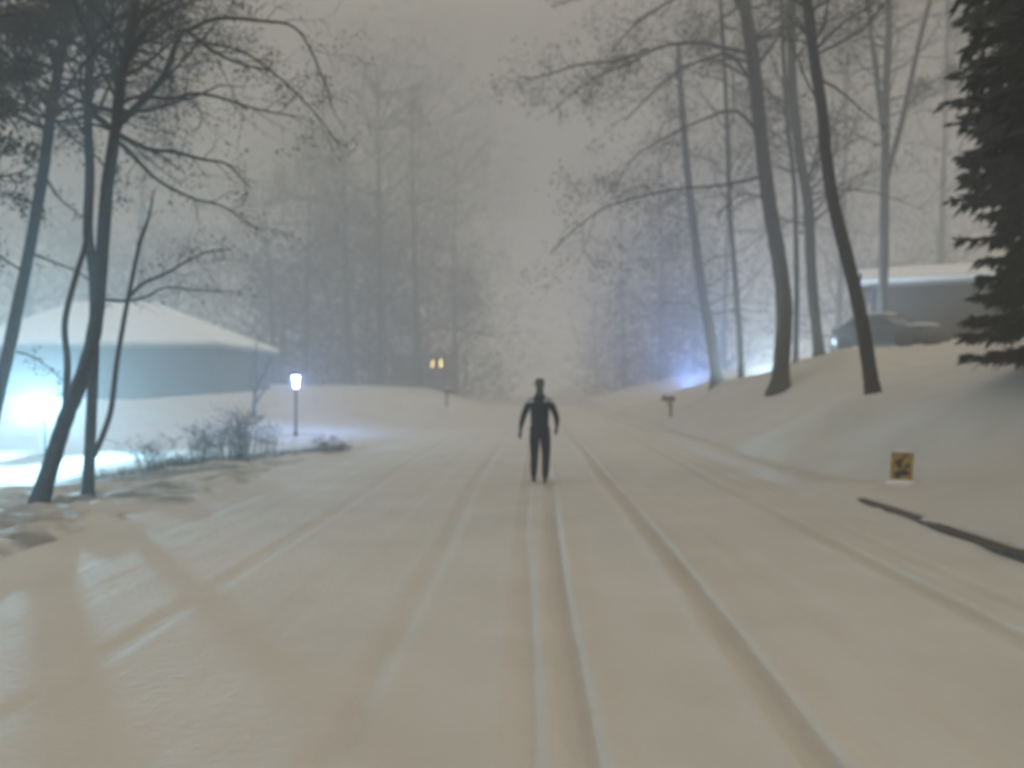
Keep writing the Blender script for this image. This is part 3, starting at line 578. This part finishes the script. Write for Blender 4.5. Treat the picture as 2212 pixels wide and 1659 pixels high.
# ------------------------------------------------------------------ parked car
def car(label, pos, rz):
    root = thing('parked_car', label, 'car', pos, rz=rz)
    paint = mat('silver_paint', (.07, .075, .08), .6, noise=.08, spec=.2); dark = mat('dark_trim', (.02, .02, .02), .5, noise=.2); gl = M['glass']
    # y- is the nose; cross sections: (y, half width, z bottom, z shoulder, half width top, z top)
    secs = [(-2.15, .70, .35, .62, .62, .66), (-2.05, .84, .28, .72, .76, .76), (-1.3, .90, .24, .86, .82, .92), (-.75, .91, .24, .92, .84, .98), (.6, .91, .24, .94, .84, 1.0), (1.6, .90, .25, .95, .82, 1.02), (2.1, .84, .32, .92, .74, .98), (2.2, .72, .4, .85, .66, .90)]
    m_ = MB(); vs = []
    for y, hw, zb, zs, ht, zt in secs: vs += [(-hw * .92, y, zb), (-hw, y, (zb + zs) / 2), (-hw * .98, y, zs), (-ht, y, zt), (0, y, zt + .03), (ht, y, zt), (hw * .98, y, zs), (hw, y, (zb + zs) / 2), (hw * .92, y, zb)]
    fs = []
    for i in range(len(secs) - 1):
        for k in range(9): k2 = (k + 1) % 9; fs.append((i * 9 + k, (i + 1) * 9 + k, (i + 1) * 9 + k2, i * 9 + k2))
    fs.append(tuple(range(9))); fs.append(tuple((len(secs) - 1) * 9 + k for k in range(9))[::-1])
    m_.add(vs, fs); m_.build('body', paint, root)
    cb = [(-.95, .80, .94), (-.15, .66, 1.42), (.9, .65, 1.45), (1.75, .76, 1.0)]
    m_ = MB(); vs = []
    for y, hw, z in cb: vs += [(-.84, y, .95), (-hw, y, z), (hw, y, z), (.84, y, .95)]
    fs = [(0, 3, 2, 1), (12, 13, 14, 15)]
    for i in range(3):
        for k in range(3): fs.append((i * 4 + k, i * 4 + k + 1, (i + 1) * 4 + k + 1, (i + 1) * 4 + k))
    m_.add(vs, fs); m_.build('cabin_glass', gl, root, smooth=False)
    m_ = MB()
    for s in (-1, 1):
        m_.tube([Vector((s * .81, -.97, .96)), Vector((s * .67, -.15, 1.43)), Vector((s * .66, .9, 1.46)), Vector((s * .77, 1.77, 1.0))], .035, 6); m_.tube([Vector((s * .665, .35, 1.45)), Vector((s * .86, .35, .96))], .04, 6)
    m_.box((0, .37, 1.45), (1.30, 1.15, .04)); m_.build('roof', paint, root, smooth=False)
    m_ = MB(); m_.ball((0, .4, 1.46), .72, 16, 8, sq=(.95, .95, .16)); m_.ball((0, -1.45, .90), .75, 16, 8, sq=(1.0, .85, .12)); m_.build('snow_cover', M['snow'], root)
    for s in (-1, 1):
        for y in (-1.35, 1.4):
            t_ = MB(); t_.tube([Vector((s * .72, y, .33)), Vector((s * .93, y, .33))], [.33, .33], 20); wo = t_.build('wheel', dark, root, smooth=False)
            t_ = MB(); t_.tube([Vector((s * .925, y, .33)), Vector((s * .94, y, .33))], [.2, .18], 16); t_.build('rim', dark, wo, smooth=False)
        t_ = MB(); t_.ball((s * .62, -2.06, .66), .17, 12, 8, sq=(1.1, .45, .5)); t_.build('headlight', mat('headlight_glass', (.10, .105, .11), .9, noise=.05, spec=.05), root)
        t_ = MB(); t_.ball((s * .64, 2.12, .80), .15, 12, 8, sq=(1.0, .5, .6)); t_.build('tail_light', mat('tail_red', (.16, .015, .015), .9, noise=.1, spec=.05), root)
    t_ = MB(); t_.box((0, -2.13, .47), (1.1, .10, .16)); t_.build('grille', dark, root, smooth=False)
    t_ = MB(); t_.box((0, -2.14, .33), (1.3, .14, .12)); t_.build('bumper', dark, root, smooth=False)
    return root
q = P(1918, 751, 31.5); car('silver grey parked car with snow on its hood and roof, behind the stubbed trunk', (q.x, q.y, H(q.x, q.y) + .0), math.radians(28))

# ------------------------------------------------------------------ mailboxes
def mailbox(label, px, py, Y, tilt, arm):
    b_ = P(px, py, Y); b_.z = H(b_.x, b_.y); root = thing('mailbox', label, 'mailbox', b_, 'mailboxes along the road'); root.rotation_euler = (0, math.radians(tilt), 0)
    m_ = MB(); m_.box((0, 0, .42), (.10, .10, 1.1)); m_.build('post', M['wood'], root, smooth=False)
    m_ = MB(); m_.box((arm * .12, 0, 1.0), (.62, .09, .06)); m_.tube([Vector((0, 0, .7)), Vector((arm * .22, 0, .98))], .03, 5); m_.build('arm', M['wood'], root, smooth=False)
    m_ = MB(); prof = [(-.085, 1.035), (-.085, 1.14)] + [(.085 * -math.cos(math.pi * k / 8), 1.14 + .085 * math.sin(math.pi * k / 8)) for k in range(1, 8)] + [(.085, 1.14), (.085, 1.035)]
    x0, x1 = arm * .12 - .26, arm * .12 + .26; n = len(prof)
    m_.add([(x0, y, z) for y, z in prof] + [(x1, y, z) for y, z in prof], [(k, (k + 1) % n, n + (k + 1) % n, n + k) for k in range(n)] + [tuple(range(n))[::-1], tuple(range(n, 2 * n))])
    m_.build('box', M['wood'], root, smooth=False)
    m_ = MB(); m_.ball((arm * .12, 0, 1.225), .27, 12, 8, sq=(1, .34, .22)); m_.build('snow_cap', M['snow'], root)
mailbox('mailbox on a wooden post with an arm, at the foot of the right bank', 1448, 919, 33, 2, -1)
mailbox('far mailbox on a post on the left roadside below the warm lights', 965, 890, 47, 0, 1)

# ------------------------------------------------------------------ yellow yard sign
b_ = P(1946, 1053, 12); b_.z = H(b_.x, b_.y)
sg = thing('yard_sign', 'small yellow sign with black marks, half sunk in the snow of the right bank', 'sign', b_, rz=math.radians(-14))
yel = mat('sign_yellow', (.48, .31, .04), .5, col2=(.30, .20, .045), scale=9); blk = mat('sign_black', (.012, .011, .010), .5, noise=.3)
R_ = Matrix.Rotation(math.radians(5), 3, 'Y') @ Matrix.Rotation(math.radians(-8), 3, 'X')
def sgp(v): return R_ @ Vector(v)
m_ = MB(); m_.box((0, 0, .28), (.31, .012, .43)); m_.v = [tuple(sgp(v)) for v in m_.v]; pn_o = m_.build('panel', yel, sg, smooth=False)
m_ = MB()
def blob(cx, cz, rx_, rz_, ang, seed):
    rg = random.Random(seed); vs = []; n = 16
    for k in range(n):
        a = 6.283 * k / n; rr = rg.uniform(.75, 1.15); u, v = rx_ * rr * math.cos(a), rz_ * rr * math.sin(a)
        vs.append(sgp((cx + u * math.cos(ang) - v * math.sin(ang), -.0095, cz + u * math.sin(ang) + v * math.cos(ang))))
    m_.add(vs, [tuple(range(n))])
blob(-.05, .33, .055, .05, .3, 1); blob(.01, .40, .085, .018, .9, 2); blob(.075, .29, .05, .032, .6, 3); blob(-.03, .27, .04, .035, 0, 4); blob(.0, .165, .115, .042, .05, 5); blob(-.06, .12, .04, .05, .2, 6); blob(.04, .225, .05, .012, .3, 7)
m_.build('markings', blk, pn_o, smooth=False)
for s in (-1, 1):
    m_ = MB(); m_.tube([sgp((s * .10, .012, -.2)), sgp((s * .10, .012, .4))], .005, 6); m_.build('leg', M['metal'], sg)
m_ = MB(); m_.ball(sgp((0, 0, .50)), .15, 12, 6, sq=(1, .28, .14)); m_.build('snow_cap', M['snow'], sg)
m_ = MB(); m_.ball((0, -.05, .0), .24, 14, 8, sq=(1, .6, .3)); m_.build('snow_drift', M['snow'], sg)

# ------------------------------------------------------------------ the walker
def skin_mesh(name, nodes, edges, mats, parent, sub=2, pick=None, root_i=0):
    me = bpy.data.meshes.new(name); me.from_pydata([n[0] for n in nodes], edges, []); ob = bpy.data.objects.new(name, me); COL.objects.link(ob)
    md = ob.modifiers.new('skin', 'SKIN'); md.use_smooth_shade = True
    for i, n in enumerate(nodes):
        sv = me.skin_vertices[0].data[i]; r_ = n[1]; sv.radius = r_ if isinstance(r_, tuple) else (r_, r_); sv.use_root = (i == root_i)
    sd = ob.modifiers.new('sub', 'SUBSURF'); sd.levels = sub; sd.render_levels = sub
    dg = bpy.context.evaluated_depsgraph_get(); dg.update()
    nm = bpy.data.meshes.new_from_object(ob.evaluated_get(dg)); bpy.data.objects.remove(ob); nm.name = name
    nm.materials.clear()
    for m__ in mats: nm.materials.append(m__)
    for pl in nm.polygons:
        pl.use_smooth = True
        if pick: pl.material_index = pick(pl.center)
    o_ = bpy.data.objects.new(name, nm); COL.objects.link(o_); o_.parent = parent; return o_
wp = P(1166, 1042, 13.3); wz = float(road_z(np.array([wp.x]), np.array([wp.y]))[0])
man = thing('person', 'person in black winter clothes walking along the snowy road, arms slightly out', 'person', (wp.x, wp.y, wz - .01))
cloth = mat('black_trousers', (.010, .010, .011), .9, noise=.3, spec=.1); skin_m = mat('skin', (.35, .22, .16), .6, noise=.08); glove = mat('dark_glove', (.018, .016, .035), .8, noise=.3, spec=.1); jack = mat('black_jacket', (.011, .011, .012), .9, noise=.35, scale=12, spec=.1)
hatm = mat('grey_knit_hat', (.10, .105, .09), .95, noise=.3, scale=30, spec=.05); shoe1 = mat('rust_brown_shoe', (.11, .035, .022), .6, noise=.3); shoe2 = mat('dark_shoe', (.03, .026, .024), .7, noise=.3); pale = mat('pale_shoulder', (.45, .45, .55), .85, noise=.2, scale=14)
SH = {-1: ((-.175, .0, 1.42), (-.225, -.01, 1.30), (-.300, -.05, 1.10), (-.325, -.01, .97), (-.338, .03, .87)), 1: ((.175, .0, 1.42), (.228, -.02, 1.30), (.292, -.08, 1.13), (.296, -.03, 1.02), (.288, .03, .93))}
LG = {-1: ((-.085, 0, .90), (-.09, .04, .70), (-.092, .09, .47), (-.10, .10, .28), (-.103, .08, .09), (-.105, .20, .045)), 1: ((.088, 0, .90), (.10, .0, .70), (.108, .01, .47), (.10, -.08, .28), (.088, -.15, .10), (.09, -.04, .045))}
N = [((0, 0, .95), (.150, .105)), ((0, 0, 1.08), (.135, .095)), ((0, -.005, 1.24), (.155, .105)), ((0, 0, 1.38), (.150, .095)), ((0, .01, 1.49), (.065, .065)), ((0, .015, 1.56), (.058, .06)), ((0, .02, 1.64), (.072, .088)), ((0, .02, 1.72), (.077, .092)), ((0, .015, 1.79), (.05, .06))]
E = [(i, i + 1) for i in range(8)]
N.append(((0, .118, 1.665), (.016, .016))); E.append((6, 9))        # nose
for s in (-1, 1):
    k = len(N)
    for p_, r_ in zip(SH[s], (.065, .052, .042, .034, .028)): N.append((p_, r_))
    E += [(3, k)] + [(k + i, k + i + 1) for i in range(4)]
    k = len(N)
    for p_, r_ in zip(LG[s], ((.092, .1), (.082, .088), (.060, .064), (.056, .06), (.036, .042), (.034, .028))): N.append((p_, r_))
    E += [(0, k)] + [(k + i, k + i + 1) for i in range(5)]
def body_pick(c_): return (1 if c_.y > .075 else 3) if (c_.z > 1.5 and abs(c_.x) < .12) else (2 if abs(c_.x) > .25 and c_.z < .96 else 0)
body = skin_mesh('body', N, E, [cloth, skin_m, glove, hatm], man, 2, body_pick)
def hand(s):
    wv = Vector(SH[s][4]); fw = (wv - Vector(SH[s][3])).normalized(); side = Vector((0, 1, 0)); N_ = [(wv - fw * .01, (.026, .020)), (wv + fw * .045, (.036, .017)), (wv + fw * .085, (.036, .016))]; E_ = [(0, 1), (1, 2)]
    parts = []
    for k, (off, L) in enumerate(((-.028, .060), (-.009, .072), (.010, .068), (.028, .052))):
        b0 = wv + fw * .08 + side * off; curl = Vector((-s, 0, 0))
        n0 = len(N_); N_ += [(b0, .0095), (b0 + fw * L * .5 + curl * .008, .009), (b0 + fw * L * .85 + curl * .026, .0075)]; E_ += [(2, n0), (n0, n0 + 1), (n0 + 1, n0 + 2)]
    t0 = wv + fw * .03 + side * .03; n0 = len(N_); N_ += [(t0, .011), (t0 + fw * .03 + side * .022, .010), (t0 + fw * .055 + side * .026, .008)]; E_ += [(1, n0), (n0, n0 + 1), (n0 + 1, n0 + 2)]
    return N_, E_
for s in (-1, 1):
    hn, he = hand(s); skin_mesh('glove', hn, he, [glove], man, 1)
# jacket over torso and arms
NJ = [((0, 0, .90), (.158, .120)), ((0, 0, 1.0), (.166, .122)), ((0, -.005, 1.14), (.172, .125)), ((0, -.005, 1.26), (.180, .128)), ((0, 0, 1.39), (.160, .108)), ((0, .01, 1.475), (.088, .086)), ((0, .012, 1.56), (.078, .08))]
EJ = [(i, i + 1) for i in range(6)]
for s in (-1, 1):
    k = len(NJ)
    for p_, r_ in zip(SH[s][:4], (.075, .064, .054, .044)): NJ.append((p_, r_))
    EJ += [(4, k)] + [(k + i, k + i + 1) for i in range(3)]
jk = skin_mesh('jacket', NJ, EJ, [jack, pale], man, 2, lambda c_: 1 if (c_.z > 1.405 - abs(abs(c_.x) - .15) * .25 and .08 < abs(c_.x) < .25) else 0)
# trousers
NT = [((0, 0, .93), (.152, .110))]; ET = []
for s in (-1, 1):
    k = len(NT)
    for p_, r_ in zip(LG[s][:5], ((.098, .106), (.090, .097), (.070, .075), (.064, .07), (.050, .056))): NT.append((p_, r_))
    ET += [(0, k)] + [(k + i, k + i + 1) for i in range(4)]
skin_mesh('trousers', NT, ET, [cloth], man, 2)
skin_mesh('knit_hat', [((0, .012, 1.650), (.090, .102)), ((0, .016, 1.745), (.096, .108)), ((0, .012, 1.80), (.074, .084)), ((0, .01, 1.825), (.03, .03))], [(0, 1), (1, 2), (2, 3)], [hatm, pale], man, 2, lambda c_: 1 if c_.z > 1.80 else 0)
skin_mesh('scarf', [((-.05, .01, 1.53), .055), ((.05, .01, 1.53), .055), ((0, .05, 1.54), .05), ((0, -.035, 1.535), .05)], [(0, 2), (2, 1), (1, 3)], [jack], man, 1)
for s in (-1, 1):
    a_, t_ = Vector(LG[s][4]), Vector(LG[s][5]); sh_ = skin_mesh('shoe', [(a_ + Vector((0, -.055, -.03)), (.042, .05)), (a_ + Vector((0, .02, -.03)), (.045, .055)), (t_ + Vector((0, -.03, .0)), (.047, .042)), (t_ + Vector((0, .05, -.005)), (.04, .03))], [(0, 1), (1, 2), (2, 3)], [shoe1 if s > 0 else shoe2], man, 2)
    sh_['label'] = 'rust brown shoe' if s > 0 else 'dark shoe'

# ------------------------------------------------------------------ snowy air
mb = MB(); mb.box((0, 150, 20), (1000, 1000, 60))
zlow = -2.0
mb = MB(); mb.box((0, 220, (zlow + 30) / 2), (860, 860, 30 - zlow))
hz_m = bpy.data.materials.new('haze'); hz_m.use_nodes = True; hn_ = hz_m.node_tree; hn_.nodes.clear()
ho = hn_.nodes.new('ShaderNodeOutputMaterial'); pv = hn_.nodes.new('ShaderNodeVolumePrincipled')
pv.inputs['Color'].default_value = (.98, .995, .995, 1); pv.inputs['Density'].default_value = 0.0088; pv.inputs['Anisotropy'].default_value = 0.55
hn_.links.new(pv.outputs[0], ho.inputs['Volume'])
hz_o = mb.build('haze', hz_m, smooth=False); tag(hz_o, 'pale snowy haze filling the whole street', 'haze', kind='stuff')
